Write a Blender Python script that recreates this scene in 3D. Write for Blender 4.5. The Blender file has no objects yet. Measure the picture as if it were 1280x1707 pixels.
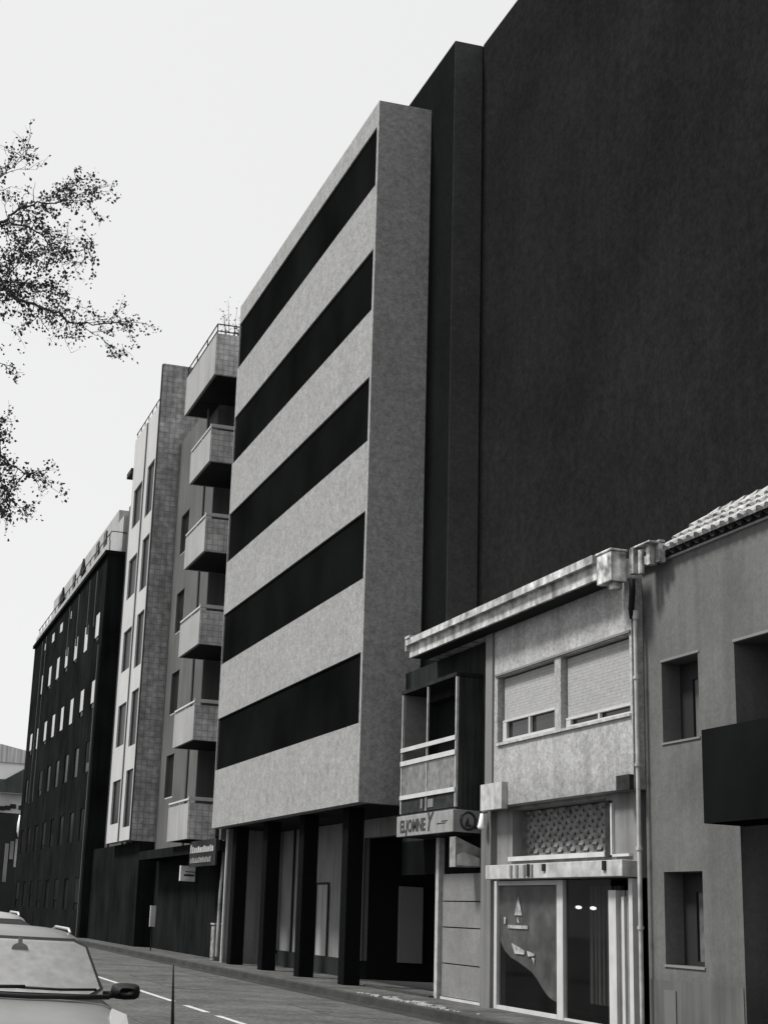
import bpy, math, random
from mathutils import Vector, Matrix
random.seed(7)
S = bpy.context.scene
COL = S.collection
RAD = math.radians

# ------------------------------------------------------------------ camera
yaw, pitch, roll = 0.2326, 0.2555, 0.0566
fwd = Vector((math.sin(yaw)*math.cos(pitch), math.cos(yaw)*math.cos(pitch), math.sin(pitch)))
rgt = Vector((math.cos(yaw), -math.sin(yaw), 0))
up = rgt.cross(fwd)
r2 = rgt*math.cos(roll) + up*math.sin(roll)
u2 = -rgt*math.sin(roll) + up*math.cos(roll)
cd = bpy.data.cameras.new('camera')
cam = bpy.data.objects.new('camera', cd); COL.objects.link(cam)
m = Matrix((r2, u2, -fwd)).transposed().to_4x4(); m.translation = (0, 0, 1.55)
cam.matrix_world = m
cd.sensor_fit = 'HORIZONTAL'; cd.sensor_width = 36
cd.lens = 2420/1280*36
cd.shift_x = (640-369.4)/1280; cd.shift_y = (894.3-853.5)/1280
cd.clip_start = 0.05; cd.clip_end = 3000
S.camera = cam

# ------------------------------------------------------------------ world, sun, exposure
SUN_EL, SUN_AZ = RAD(57), RAD(-75)      # azimuth from +Y, clockwise
W = bpy.data.worlds.new('World'); S.world = W; W.use_nodes = True
nt = W.node_tree; nt.nodes.clear()
sky = nt.nodes.new('ShaderNodeTexSky'); sky.sky_type = 'NISHITA'; sky.sun_disc = False
sky.sun_elevation = SUN_EL; sky.sun_rotation = SUN_AZ; sky.dust_density = 3
bw = nt.nodes.new('ShaderNodeRGBToBW'); nt.links.new(sky.outputs[0], bw.inputs[0])
mx = nt.nodes.new('ShaderNodeMix'); mx.data_type = 'RGBA'; mx.inputs[0].default_value = 0.75
nt.links.new(bw.outputs[0], mx.inputs[6]); mx.inputs[7].default_value = (10.65, 10.67, 10.7, 1)
bg = nt.nodes.new('ShaderNodeBackground'); bg.inputs[1].default_value = 0.10
nt.links.new(mx.outputs[2], bg.inputs[0])
wo = nt.nodes.new('ShaderNodeOutputWorld'); nt.links.new(bg.outputs[0], wo.inputs[0])
sl = bpy.data.lights.new('sun', 'SUN'); sl.energy = 5.0; sl.angle = RAD(11); sl.color = (1, .985, .965)
sun = bpy.data.objects.new('sun', sl); COL.objects.link(sun)
sd = Vector((math.sin(SUN_AZ)*math.cos(SUN_EL), math.cos(SUN_AZ)*math.cos(SUN_EL), math.sin(SUN_EL)))
sun.rotation_euler = (-sd).to_track_quat('-Z', 'Y').to_euler()
S.view_settings.view_transform = 'Standard'; S.view_settings.look = 'None'
S.view_settings.exposure = 0; S.view_settings.gamma = 1
S.render.engine = 'CYCLES'
S.render.resolution_x = 767; S.render.resolution_y = 1024

# ------------------------------------------------------------------ materials (a monochrome place: every colour is a near-neutral grey)
def N(t, k): return t.nodes.new(k)
def mat(name, v, rough=.85, blotch=.0, bscale=.6, streak=.0, speck=.0, sscale=30, bump=.0,
        metal=0, spec=.3, brick=None, tint=(1, 1.0, .995), dirt=None):
    """v base grey; blotch/streak/speck = relative amplitude of large stains, vertical runs, fine grain.
    brick = (tile width, tile height, joint, joint grey). dirt=(z0,z1,amount): weathering below z"""
    M = bpy.data.materials.new(name); M.use_nodes = True
    t = M.node_tree; P = t.nodes['Principled BSDF']
    P.inputs['Roughness'].default_value = rough; P.inputs['Metallic'].default_value = metal
    P.inputs['Specular IOR Level'].default_value = spec
    geo = N(t, 'ShaderNodeNewGeometry')
    L = t.links.new
    val = None
    def mul(a, b):
        n = N(t, 'ShaderNodeMath'); n.operation = 'MULTIPLY'
        for i, q in enumerate((a, b)):
            if isinstance(q, (int, float)): n.inputs[i].default_value = q
            else: L(q, n.inputs[i])
        return n.outputs[0]
    def noise(scale, amp, vec=None, detail=4):
        n = N(t, 'ShaderNodeTexNoise'); n.inputs['Scale'].default_value = scale; n.inputs['Detail'].default_value = detail
        L(vec if vec else geo.outputs['Position'], n.inputs['Vector'])
        r = N(t, 'ShaderNodeMapRange'); r.inputs[1].default_value = .28; r.inputs[2].default_value = .72
        r.inputs[3].default_value = 1-amp; r.inputs[4].default_value = 1+amp
        L(n.outputs[0], r.inputs[0]); return r.outputs[0]
    cur = v
    if blotch: cur = mul(cur, noise(bscale, blotch, None, 6))
    if streak:
        mp = N(t, 'ShaderNodeMapping'); mp.inputs['Scale'].default_value = (1, 1, .06)
        L(geo.outputs['Position'], mp.inputs[0]); cur = mul(cur, noise(5, streak, mp.outputs[0], 5))
    if speck: 
        sp = noise(sscale, speck, None, 2); cur = mul(cur, sp)
        cur = mul(cur, noise(sscale*.33, speck*.7, None, 2))
    if brick:
        sx = N(t, 'ShaderNodeSeparateXYZ'); L(geo.outputs['Position'], sx.inputs[0])
        ad = N(t, 'ShaderNodeMath'); ad.operation = 'ADD'; L(sx.outputs[0], ad.inputs[0]); L(sx.outputs[1], ad.inputs[1])
        cb = N(t, 'ShaderNodeCombineXYZ'); L(ad.outputs[0], cb.inputs[0]); L(sx.outputs[2], cb.inputs[1])
        b = N(t, 'ShaderNodeTexBrick'); b.offset = 0; b.inputs['Scale'].default_value = 1
        b.inputs['Brick Width'].default_value = brick[0]; b.inputs['Row Height'].default_value = brick[1]
        b.inputs['Mortar Size'].default_value = brick[2]; b.inputs['Mortar Smooth'].default_value = .3
        b.inputs['Color1'].default_value = (1, 1, 1, 1); b.inputs['Color2'].default_value = (.8, .8, .8, 1)
        b.inputs['Mortar'].default_value = (brick[3],)*3+(1,)
        L(cb.outputs[0], b.inputs['Vector'])
        g = N(t, 'ShaderNodeRGBToBW'); L(b.outputs[0], g.inputs[0]); cur = mul(cur, g.outputs[0])
    if dirt:
        sx = N(t, 'ShaderNodeSeparateXYZ'); L(geo.outputs['Position'], sx.inputs[0])
        n = N(t, 'ShaderNodeTexNoise'); n.inputs['Scale'].default_value = 2.2; n.inputs['Detail'].default_value = 5
        mp = N(t, 'ShaderNodeMapping'); mp.inputs['Scale'].default_value = (1, 1, .25)
        L(geo.outputs['Position'], mp.inputs[0]); L(mp.outputs[0], n.inputs['Vector'])
        ma = N(t, 'ShaderNodeMath'); ma.operation = 'MULTIPLY_ADD'; L(n.outputs[0], ma.inputs[0]); ma.inputs[1].default_value = (dirt[1]-dirt[0])*1.2; L(sx.outputs[2], ma.inputs[2])
        r = N(t, 'ShaderNodeMapRange'); r.inputs[1].default_value = dirt[0]+.6*(dirt[1]-dirt[0]); r.inputs[2].default_value = dirt[1]+.6*(dirt[1]-dirt[0])
        r.inputs[3].default_value = 1-dirt[2]; r.inputs[4].default_value = 1
        L(ma.outputs[0], r.inputs[0]); cur = mul(cur, r.outputs[0])
    if isinstance(cur, (int, float)):
        P.inputs['Base Color'].default_value = (cur*tint[0], cur*tint[1], cur*tint[2], 1)
    else:
        c = N(t, 'ShaderNodeVectorMath'); c.operation = 'SCALE'; c.inputs[0].default_value = tint
        L(cur, c.inputs['Scale']); L(c.outputs[0], P.inputs['Base Color'])
    if bump:
        n = N(t, 'ShaderNodeTexNoise'); n.inputs['Scale'].default_value = 12; n.inputs['Detail'].default_value = 6
        L(geo.outputs['Position'], n.inputs['Vector'])
        b = N(t, 'ShaderNodeBump'); b.inputs['Strength'].default_value = bump; b.inputs['Distance'].default_value = .02
        L(n.outputs[0], b.inputs['Height']); L(b.outputs[0], P.inputs['Normal'])
    return M
def glass(name, v=.02, rough=.05, spec=.5, clear=0):
    M = mat(name, v, rough=rough, spec=spec, blotch=.3, bscale=1.5)
    if clear:
        t = M.node_tree; P = t.nodes['Principled BSDF']; o = t.nodes['Material Output']
        tr = N(t, 'ShaderNodeBsdfTransparent'); mi = N(t, 'ShaderNodeMixShader'); mi.inputs[0].default_value = clear
        t.links.new(P.outputs[0], mi.inputs[1]); t.links.new(tr.outputs[0], mi.inputs[2]); t.links.new(mi.outputs[0], o.inputs[0])
    return M
def lamp_mat(name, e):
    M = bpy.data.materials.new(name); M.use_nodes = True; P = M.node_tree.nodes['Principled BSDF']
    P.inputs['Emission Color'].default_value = (1, .98, .95, 1); P.inputs['Emission Strength'].default_value = e
    return M

DK = (.94, 1.0, 1.0)
m_conc = mat('smooth_concrete', 0.245, blotch=.05, bscale=.9, streak=.05, speck=.24, sscale=19, bump=.15)
m_black = mat('dark_recess', .008, rough=.8, blotch=.3, bscale=.8, tint=DK, spec=0)
m_band = mat('dark_window_band', 0.006, rough=.6, blotch=.5, bscale=.35, tint=DK, spec=0)
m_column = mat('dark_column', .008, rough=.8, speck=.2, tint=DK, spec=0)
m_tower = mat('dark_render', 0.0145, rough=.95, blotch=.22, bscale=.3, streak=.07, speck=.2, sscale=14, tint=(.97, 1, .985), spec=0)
m_tower_shade = mat('shade_dark_render', 0.01, rough=.95, blotch=.12, speck=.14, sscale=14, tint=DK, spec=0)  # corner shade painted into a darker copy of the wall render
m_tower_lift = mat('lifted_end_render', 0.06, rough=.95, blotch=.12, speck=.14, sscale=14, tint=(.97, 1, .985), spec=0)  # lighter copy of the render, offsets the shade on the end face
m_gwall = mat('ground_floor_wall', 0.2, blotch=.15, streak=.25, bscale=1, speck=.08)
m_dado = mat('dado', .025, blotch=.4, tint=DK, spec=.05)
m_oldwall = mat('weathered_plaster', 0.31, blotch=.16, bscale=1.6, streak=.14, speck=.24, sscale=24, bump=.25, dirt=(3.7, 4.5, .35))
m_shutter = mat('roller_shutter_slats', 0.31, blotch=.08, speck=.14, sscale=34, bump=.2)
m_white = mat('white_paint', 0.45, rough=.5, blotch=.12, bscale=3)
m_whitew = mat('worn_white_paint', 0.36, rough=.6, blotch=.3, bscale=5, streak=.2)
m_eave = mat('weathered_eave_concrete', 0.36, blotch=.5, bscale=4.5, streak=.5, speck=.15, sscale=12, bump=.4)
m_soffit = mat('eave_underside', .25, blotch=.3, bscale=2)
m_upper = mat('eave_shaded_plaster', 0.022, spec=.03, blotch=.3, bscale=1.2, streak=.3, tint=DK)  # shade under the eave painted into this dark plaster colour
m_planks = mat('dark_boards', 0.035, spec=.03, blotch=.35, bscale=1.5, streak=.45, tint=DK)
m_frost = mat('patterned_glass', .13, rough=.3, blotch=.35, bscale=6, speck=.3, sscale=9)
m_dpanel = mat('dark_panel', .03, spec=.03, rough=.5, blotch=.5, bscale=5, tint=DK)
m_glass = glass('window_glass', .02, .06, .35)
m_shopglass = glass('shop_glass', .02, .03, .12, clear=.8)
m_film = mat('window_film', .13, rough=.6, blotch=.45, bscale=2.2, speck=.2, sscale=6)
m_ink = mat('lettering_dark', .03, rough=.6)
m_sign = mat('faded_sign', 0.22, rough=.6, blotch=.2, bscale=4)
m_sect = mat('sectional_door', 0.16, blotch=.14, bscale=1.5, speck=.12, sscale=20, bump=.1)
m_rhouse = mat('grey_render', 0.1, blotch=.22, bscale=.8, streak=.12, speck=.1, sscale=24, bump=.2, dirt=(.6, 1.2, .3))
m_rtrim = mat('render_trim', 0.17, blotch=.2)
m_tile = mat('roof_tile', 0.3, blotch=.75, bscale=7, rough=.7)
m_pipe = mat('pale_pipe', 0.36, rough=.5, blotch=.3, bscale=4)
m_dmetal = mat('dark_metal', .015, rough=.6, tint=DK, spec=.1)
m_curtain = mat('curtain', 0.05, blotch=.3, streak=.5)
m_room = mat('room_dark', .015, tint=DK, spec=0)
m_dimpanel = mat('dim_panel', 0.26, blotch=.1)
m_btile = mat('balcony_tiles', 0.5, blotch=.12, bscale=1, streak=.15, brick=(.21, .21, .02, .6), speck=.25, sscale=5)
m_bside = mat('balcony_render', 0.27, blotch=.12, streak=.12, speck=.06)
m_ptile = mat('pier_tiles', .30, blotch=.16, bscale=.5, streak=.2, brick=(.24, .24, .022, .62), speck=.28, sscale=4)
m_bwall = mat('block_render', 0.08, blotch=.2, streak=.2)
m_cwhite = mat('white_cladding', 0.4, blotch=.06, streak=.08, rough=.7)
m_cgrey = mat('grey_cladding', 0.06, blotch=.25, streak=.3, tint=DK)
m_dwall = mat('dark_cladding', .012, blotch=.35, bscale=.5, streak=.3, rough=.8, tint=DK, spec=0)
m_pent = mat('pale_penthouse', 0.3, blotch=.12, streak=.25)
m_pane = glass('dark_pane', .015, .3, .05)
m_skypanel = mat('sky_reflection_panel', 0.42, rough=.5, blotch=.12)  # pale colour painted in place of sky reflected in window glass
m_asph = mat('asphalt', 0.068, blotch=.4, bscale=.7, streak=.0, speck=.4, sscale=14, bump=.5, rough=.95)
m_pave = mat('pavement_stones', 0.06, blotch=.45, bscale=1.6, speck=.4, sscale=7, bump=.4)
m_kerb = mat('kerb_stone', 0.03, blotch=.35, bscale=2, speck=.25)
m_gutter = mat('dark_gutter', .022, blotch=.5, bscale=2, tint=DK)  # darker strip along the kerb
m_line = mat('road_paint', 0.42, blotch=.25, bscale=6, speck=.2)
m_ground = mat('ground_dust', .08, blotch=.2)
m_car = mat('silver_car_paint', 0.2, rough=.35, spec=.5, blotch=.08, bscale=3, metal=.2)
m_car2 = mat('grey_car_paint', 0.3, rough=.35, spec=.5, metal=.2)
m_rub = mat('black_rubber', .015, rough=.7, tint=DK)
m_wind = glass('windscreen_glass', .05, .06, .5, clear=.78)
m_cglass = glass('car_side_glass', .03, .08, .5)
m_screen = mat('pale_screen_panel', 0.4, rough=.45, blotch=.09, bscale=9, speck=.1, sscale=14, metal=.2)  # added pale panel behind the glass gives the windscreen its pale tone
m_chrome = mat('bright_metal', .7, rough=.25, metal=.8)
m_lens = mat('lamp_lens', 0.45, rough=.1, spec=.6)
m_plate = mat('plate_white', .7, rough=.5)
m_bark = mat('bark', .06, blotch=.4, bscale=6, bump=.6, tint=DK)
m_leaf = mat('leaves', .09, rough=.6, blotch=.3, bscale=2, tint=(.95, 1.0, .97))
m_far = mat('far_plaster', .5, blotch=.25, bscale=.6)
m_fard = mat('far_dark', .02, blotch=.4, bscale=.5, tint=DK)
m_farw = mat('far_white_roof', .85, blotch=.05)
m_farb = mat('far_boards', .5, streak=.4)
m_glow = lamp_mat('lit_spot', 1.6)

# ------------------------------------------------------------------ mesh helpers
class MB:
    def __init__(s): s.v = []; s.f = []; s.m = []; s.k = 0; s.pr = []
    def mark(s): s.pr.append((len(s.v), len(s.f)))
    def use(s, k): s.k = k; return s
    def face(s, pts):
        b = len(s.v); s.v += [tuple(p) for p in pts]; s.f.append(tuple(range(b, b+len(pts)))); s.m.append(s.k)
    def box(s, x0, x1, y0, y1, z0, z1):
        s.mark()
        b = len(s.v)
        s.v += [(x, y, z) for z in (z0, z1) for y in (y0, y1) for x in (x0, x1)]
        for q in ((0, 2, 3, 1), (4, 5, 7, 6), (0, 1, 5, 4), (2, 6, 7, 3), (0, 4, 6, 2), (1, 3, 7, 5)):
            s.f.append(tuple(b+i for i in q)); s.m.append(s.k)
        return s
    def prism(s, pts, d):            # planar polygon pts (3-D) pushed by vector d
        s.mark(); n = len(pts); d = Vector(d); a = [Vector(p) for p in pts]; b = [p+d for p in a]
        s.face(a[::-1]); s.face(b)
        for i in range(n): s.face([a[i], a[(i+1) % n], b[(i+1) % n], b[i]])
        return s
    def tube(s, pts, rs, n=8, cap=True):
        s.mark(); pts = [Vector(p) for p in pts]
        if isinstance(rs, (int, float)): rs = [rs]*len(pts)
        rings = []; b0 = len(s.v)
        ref = Vector((0.13, .37, .92)) 
        for i, p in enumerate(pts):
            d = (pts[min(i+1, len(pts)-1)] - pts[max(i-1, 0)])
            d = d.normalized() if d.length > 1e-9 else Vector((0, 0, 1))
            a = d.cross(ref)
            if a.length < .05: a = d.cross(Vector((1, 0, 0)))
            a.normalize(); c = d.cross(a)
            ring = []
            for k in range(n):
                t = 2*math.pi*k/n; q = p+(a*math.cos(t)+c*math.sin(t))*rs[i]
                ring.append(len(s.v)); s.v.append(tuple(q))
            rings.append(ring)
        for i in range(len(rings)-1):
            for k in range(n):
                s.f.append((rings[i][k], rings[i][(k+1) % n], rings[i+1][(k+1) % n], rings[i+1][k])); s.m.append(s.k)
        if cap:
            s.f.append(tuple(rings[0][::-1])); s.m.append(s.k); s.f.append(tuple(rings[-1])); s.m.append(s.k)
        return s
    def clusters(s, tol=.012):
        # primitives whose boxes touch stay one mesh; separate ones become parts of their own
        if not s.pr or s.pr[0] != (0, 0): return [s]
        ends = s.pr[1:]+[(len(s.v), len(s.f))]; n = len(s.pr); bb = []
        for (a, _), (e, _) in zip(s.pr, ends):
            q = s.v[a:e]; bb.append((tuple(min(p[i] for p in q)-tol/2 for i in range(3)), tuple(max(p[i] for p in q)+tol/2 for i in range(3))))
        lab = list(range(n))
        def find(i):
            while lab[i] != i: i = lab[i]
            return i
        for i in range(n):
            for j in range(i):
                if all(bb[i][0][k] <= bb[j][1][k] and bb[j][0][k] <= bb[i][1][k] for k in range(3)): lab[find(i)] = find(j)
        out = {}
        for i in range(n):
            c = out.setdefault(find(i), MB()); off = len(c.v)-s.pr[i][0]
            c.v += s.v[s.pr[i][0]:ends[i][0]]
            c.f += [tuple(k+off for k in f) for f in s.f[s.pr[i][1]:ends[i][1]]]; c.m += s.m[s.pr[i][1]:ends[i][1]]
        return list(out.values())
    def build(s, name, mt, parent=None, smooth=False, bevel=0, kind=None, one=False):
        if parent is not None and not one and 1 < len(s.pr) < 60:
            cl = s.clusters()
            if len(cl) > 1:
                obs = [c.build(name, mt, parent, smooth, bevel, kind, True) for c in cl]
                return obs[0]
        me = bpy.data.meshes.new(name)
        off = Vector(parent.matrix_world.translation) if parent is not None else Vector((0, 0, 0))
        if parent is not None:
            off = Vector((0, 0, 0)); q = parent
            while q is not None: off += Vector(q.location); q = q.parent
        me.from_pydata([tuple(Vector(p)-off) for p in s.v], [], s.f)
        for x in (mt if isinstance(mt, (list, tuple)) else [mt]): me.materials.append(x)
        me.polygons.foreach_set('material_index', s.m)
        if smooth: me.polygons.foreach_set('use_smooth', [True]*len(me.polygons))
        me.update()
        o = bpy.data.objects.new(name, me); COL.objects.link(o)
        if parent is not None: o.parent = parent
        if bevel:
            bv = o.modifiers.new('bevel', 'BEVEL'); bv.width = bevel; bv.segments = 2; bv.limit_method = 'ANGLE'
        if kind: o['kind'] = kind
        return o
def B(name, mt, parent, *boxes, **kw):
    b = MB()
    for q in boxes: b.box(*q)
    return b.build(name, mt, parent, **kw)
def tag(o, label=None, cat=None, group=None, kind=None):
    if label: o['label'] = label
    if cat: o['category'] = cat
    if group: o['group'] = group
    if kind: o['kind'] = kind
    return o
def empty(name, loc, label, cat, group=None, rz=0):
    o = bpy.data.objects.new(name, None); COL.objects.link(o); o.location = loc; o.rotation_euler.z = rz
    o.empty_display_size = .3
    return tag(o, label, cat, group)
def wall(xo, xi, y0, y1, z0, z1, holes=()):
    """wall parallel to the street, outer face x=xo, inner x=xi, with rectangular openings (ya,yb,za,zb)"""
    b = MB()
    ys = sorted({y0, y1} | {v for h in holes for v in h[:2] if y0 < v < y1})
    zs = sorted({z0, z1} | {v for h in holes for v in h[2:] if z0 < v < z1})
    ny, nz = len(ys)-1, len(zs)-1
    def solid(i, j):
        if i < 0 or j < 0 or i >= ny or j >= nz: return False
        yc, zc = (ys[i]+ys[i+1])/2, (zs[j]+zs[j+1])/2
        return not any(h[0] < yc < h[1] and h[2] < zc < h[3] for h in holes)
    for i in range(ny):
        for j in range(nz):
            if not solid(i, j): continue
            a, c, d, e = ys[i], ys[i+1], zs[j], zs[j+1]
            b.face([(xo, c, d), (xo, a, d), (xo, a, e), (xo, c, e)][::1])
            b.face([(xi, a, d), (xi, c, d), (xi, c, e), (xi, a, e)])
            if not solid(i-1, j): b.face([(xo, a, d), (xi, a, d), (xi, a, e), (xo, a, e)])
            if not solid(i+1, j): b.face([(xi, c, d), (xo, c, d), (xo, c, e), (xi, c, e)])
            if not solid(i, j-1): b.face([(xo, c, d), (xi, c, d), (xi, a, d), (xo, a, d)])
            if not solid(i, j+1): b.face([(xo, a, e), (xi, a, e), (xi, c, e), (xo, c, e)])
    return b
def text(name, body, size, mt, parent, o, ex, ey, depth=.004, sx=1.0, shear=0):
    """flat raised letters starting at o, running along ex, upright along ey"""
    cu = bpy.data.curves.new(name+'_curve', 'FONT'); cu.body = body; cu.size = size; cu.extrude = depth; cu.shear = shear; cu.offset = size*.028
    cu.resolution_u = 3
    t = bpy.data.objects.new(name, cu); COL.objects.link(t)
    dg = bpy.context.evaluated_depsgraph_get()
    me = bpy.data.meshes.new_from_object(t.evaluated_get(dg))
    bpy.data.objects.remove(t); bpy.data.curves.remove(cu)
    ex, ey = Vector(ex), Vector(ey); ez = ex.cross(ey)
    off = Vector((0, 0, 0)); q = parent
    while q is not None: off += Vector(q.location); q = q.parent
    for v in me.vertices:
        c = v.co; v.co = Vector(o)-off + ex*c.x*sx + ey*c.y + ez*c.z
    me.materials.clear(); me.materials.append(mt)
    ob = bpy.data.objects.new(name, me); COL.objects.link(ob)
    if parent is not None: ob.parent = parent
    return ob

# ================================================================== ground
g = MB(); g.face([(-900, -300, -.02), (900, -300, -.02), (900, 1500, -.02), (-900, 1500, -.02)])
g.build('ground', m_ground, kind='structure')
# road as one sheet
g = MB(); g.face([(.1, -30, 0), (10.35, -30, 0), (10.35, 124, 0), (.1, 124, 0)]); g.build('road', m_asph, kind='structure')
g = MB(); g.face([(9.95, -30, .004), (10.348, -30, .004), (10.348, 124, .004), (9.95, 124, .004)])
g.build('gutter', m_gutter, kind='structure')
g = MB()
for a, c in [(27.0, 62.0), (24.35, 25.95), (21.9, 23.65), (19.4, 21.1), (16.8, 18.5), (14.2, 15.9)]:
    g.face([(5.92, a, .004), (6.04, a, .004), (6.04, c, .004), (5.92, c, .004)])
g.build('road_markings', m_line, kind='structure')
g = MB()
for (x, y, w_, l_) in ((8.3, 24.5, 1.1, 3.2), (7.0, 31.5, .7, 5.5), (9.1, 36.0, .6, 6.0), (4.3, 20.5, .8, 2.4), (8.8, 20.0, .9, 1.6)):
    g.face([(x, y, .004), (x+w_, y+.1, .004), (x+w_-.05, y+l_, .004), (x+.04, y+l_-.1, .004)])
g.build('road_patches', mat('patched_asphalt', .062, blotch=.4, bscale=1.5, speck=.4, sscale=14, rough=.95), kind='structure')
B('kerb', m_kerb, None, (10.35, 10.5, -30, 124, -.02, .155), kind='structure', bevel=.015)
B('pavement', m_pave, None, (10.5, 13.2, -30, 124, -.02, .15), kind='structure')
B('kerb', m_kerb, None, (-.05, .1, -30, 124, -.02, .155), kind='structure', bevel=.015)
B('pavement', m_pave, None, (-4.0, -.05, -30, 124, -.02, .15), kind='structure')
# broken, pale paving stones thrown up along the kerb in front of the shutter house
random.seed(3)
p = MB()
for i in range(90):
    y = random.gauss(27.3, 1.3); x = 10.53+random.random()**2*.35; w = random.uniform(.015, .09)
    h = random.uniform(.01, .035); a = random.random()*3
    pts = [(x+w*math.cos(a+t)*random.uniform(.7, 1), y+w*1.5*math.sin(a+t), .148) for t in (0, 1.2, 2.5, 3.8, 5.1)]
    p.prism(pts, (0, 0, h))
tag(p.build('paving_rubble', mat('pale_rubble', 0.3, blotch=.4, bscale=5)), 'pale broken bits of paving scattered along the kerb', 'rubble', kind='stuff')

# ================================================================== new apartment block with ribbon windows
XM, XI, Y1, Y2, ZB, ZT = 11.07, 12.5, 31.77, 45.8, 4.23, 22.2
A = empty('apartment_block', (XM, (Y1+Y2)/2, 0), 'smooth pale concrete block with five long dark window bands, raised on dark columns', 'building')
bands = [(6.05+3.45*i, 7.72+3.45*i) for i in range(5)]
hol = [(Y1+.14, Y2-.05, a, b) for a, b in bands]
w = wall(XM, XM+.3, Y1, Y2, ZB, ZT, hol)
w.build('facade', m_conc, A)
# body behind the facade: side walls, roof, soffit
b = MB(); b.box(XM+.3, 18, Y1, Y1+.25, ZB, ZT); b.box(XM+.3, 18, Y2-.25, Y2, ZB, ZT)
b.build('side_wall', m_conc, A)
B('roof', m_conc, A, (XM+.3, 18, Y1+.25, Y2-.25, ZT-.5, ZT-.3))
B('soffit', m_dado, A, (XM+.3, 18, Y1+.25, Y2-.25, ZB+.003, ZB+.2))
B('rear_wall', m_conc, A, (18, 18.3, Y1, Y2, ZB, ZT))
for i, (a, c) in enumerate(bands):
    x0 = XM+.05
    wb = B('window_band', m_band, A, (x0+.0, x0+.12, Y1+.143, Y2-.053, a+.003, c-.003))
    B('floor_slab', m_dado, A, (x0+.14, 18, Y1+.25, Y2-.25, c+.3, c+.5))
# columns
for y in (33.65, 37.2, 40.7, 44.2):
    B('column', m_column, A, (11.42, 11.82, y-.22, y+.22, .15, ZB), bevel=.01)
# ground floor wall behind the columns, dark base, lintel, jambs
B('ground_wall', m_gwall, A, (13.2, 13.4, 37.42, 45.0, .62, ZB))
B('dado', m_dado, A, (13.15, 13.4, 37.42, 45.0, .15, .62))
B('lintel', m_gwall, A, (13.2, 13.4, Y1+.1, 37.42, 3.76, ZB))
B('door_jamb', m_white, A, (13.12, 13.2, 37.3, 37.42, .62, 3.76))
d = B('service_door', mat('service_door_paint', .30, blotch=.15, streak=.2), A, (13.16, 13.198, 40.15, 41.1, .62, 2.57))
B('door_frame', m_dmetal, d, (13.15, 13.159, 40.05, 40.15, .62, 2.63), (13.15, 13.159, 41.1, 41.2, .62, 2.63), (13.15, 13.159, 40.15, 41.1, 2.57, 2.63))
B('downpipe', m_dado, A, (13.14, 13.19, 43.5, 43.6, .62, ZB))
# far end wall strip on the ground floor
B('end_wall', m_gwall, A, (11.55, 13.2, 45.45, 45.75, .15, ZB))
B('corner_trim', m_white, A, (11.49, 11.548, 45.41, 45.5, .15, ZB))
B('wall_fin', m_gwall, A, (12.95, 13.19, 46-.4-.7, 45.05, .62, ZB))
# garage room
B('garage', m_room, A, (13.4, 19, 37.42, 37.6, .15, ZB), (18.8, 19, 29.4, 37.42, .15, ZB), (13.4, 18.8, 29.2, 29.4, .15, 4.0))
B('garage_door_panel', m_dimpanel, A, (14.24, 14.9, 37.3, 37.4, .62, 2.57))
B('threshold', m_kerb, A, (11.9, 12.1, 29.4, 33.4, .15, .19))

# ================================================================== blank dark building
T = empty('blank_building', (13.25, 18, 0), 'huge windowless dark rendered wall rising behind the low houses', 'building')
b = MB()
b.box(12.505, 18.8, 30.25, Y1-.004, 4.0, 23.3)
b.build('set_forward_wall', m_tower_shade, T)
B('roof_wall', m_tower_shade, T, (12.505, 18.8, Y1-.003, 37.0, ZT+.004, 23.3))
B('end_wall', m_tower_lift, T, (12.506, 13.249, 30.235, 30.249, 4.0, 23.3))  # thin added skin carrying the lightened colour over the shaded end
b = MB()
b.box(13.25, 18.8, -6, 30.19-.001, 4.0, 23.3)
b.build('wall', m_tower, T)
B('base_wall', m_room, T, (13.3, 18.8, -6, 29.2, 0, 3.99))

# ================================================================== old shutter house
H = empty('shop_house', (11.9, 26, 0), 'old pale plaster shop house with two roller shutters, deep eave and glazed balcony', 'house')
up_h = [(23.70, 26.12, 5.08, 6.36), (21.05, 23.46, 5.05, 6.36)]
w = wall(11.9, 12.2, 20.98, 26.55, 3.87, 7.3, up_h)
w.build('upper_wall', m_oldwall, H)
B('corner_strip', m_rtrim, H, (11.86, 11.898, 26.28, 26.6, 4.3, 7.28))
B('corner_block', m_whitew, H, (11.78, 11.898, 25.65, 26.62, 3.80, 4.3))
B('beam_end', m_dpanel, H, (11.82, 11.898, 20.98, 21.4, 3.84, 4.08))
B('lintel_strip', m_rtrim, H, (11.87, 11.898, 21.0, 26.2, 6.38, 6.42))
B('mullion_pier', m_oldwall, H, (11.905, 12.18, 23.48, 23.68, 5.0, 6.36))
def slat_shutter(y0, y1, z0, z1, x=12.02):
    b = MB(); n = int((z1-z0)/.055)
    for k in range(n):
        a = z0+(z1-z0)*k/n; c = z0+(z1-z0)*(k+1)/n
        b.box(x, x+.02, y0, y1, a+.0012, c-.0012)
    b.box(x+.012, x+.03, y0, y1, z0, z1)
    return b.build('roller_shutter', m_shutter, H, one=True)
slat_shutter(23.72, 26.05, 5.5, 6.33); slat_shutter(21.07, 23.43, 5.25, 6.33)
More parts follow.
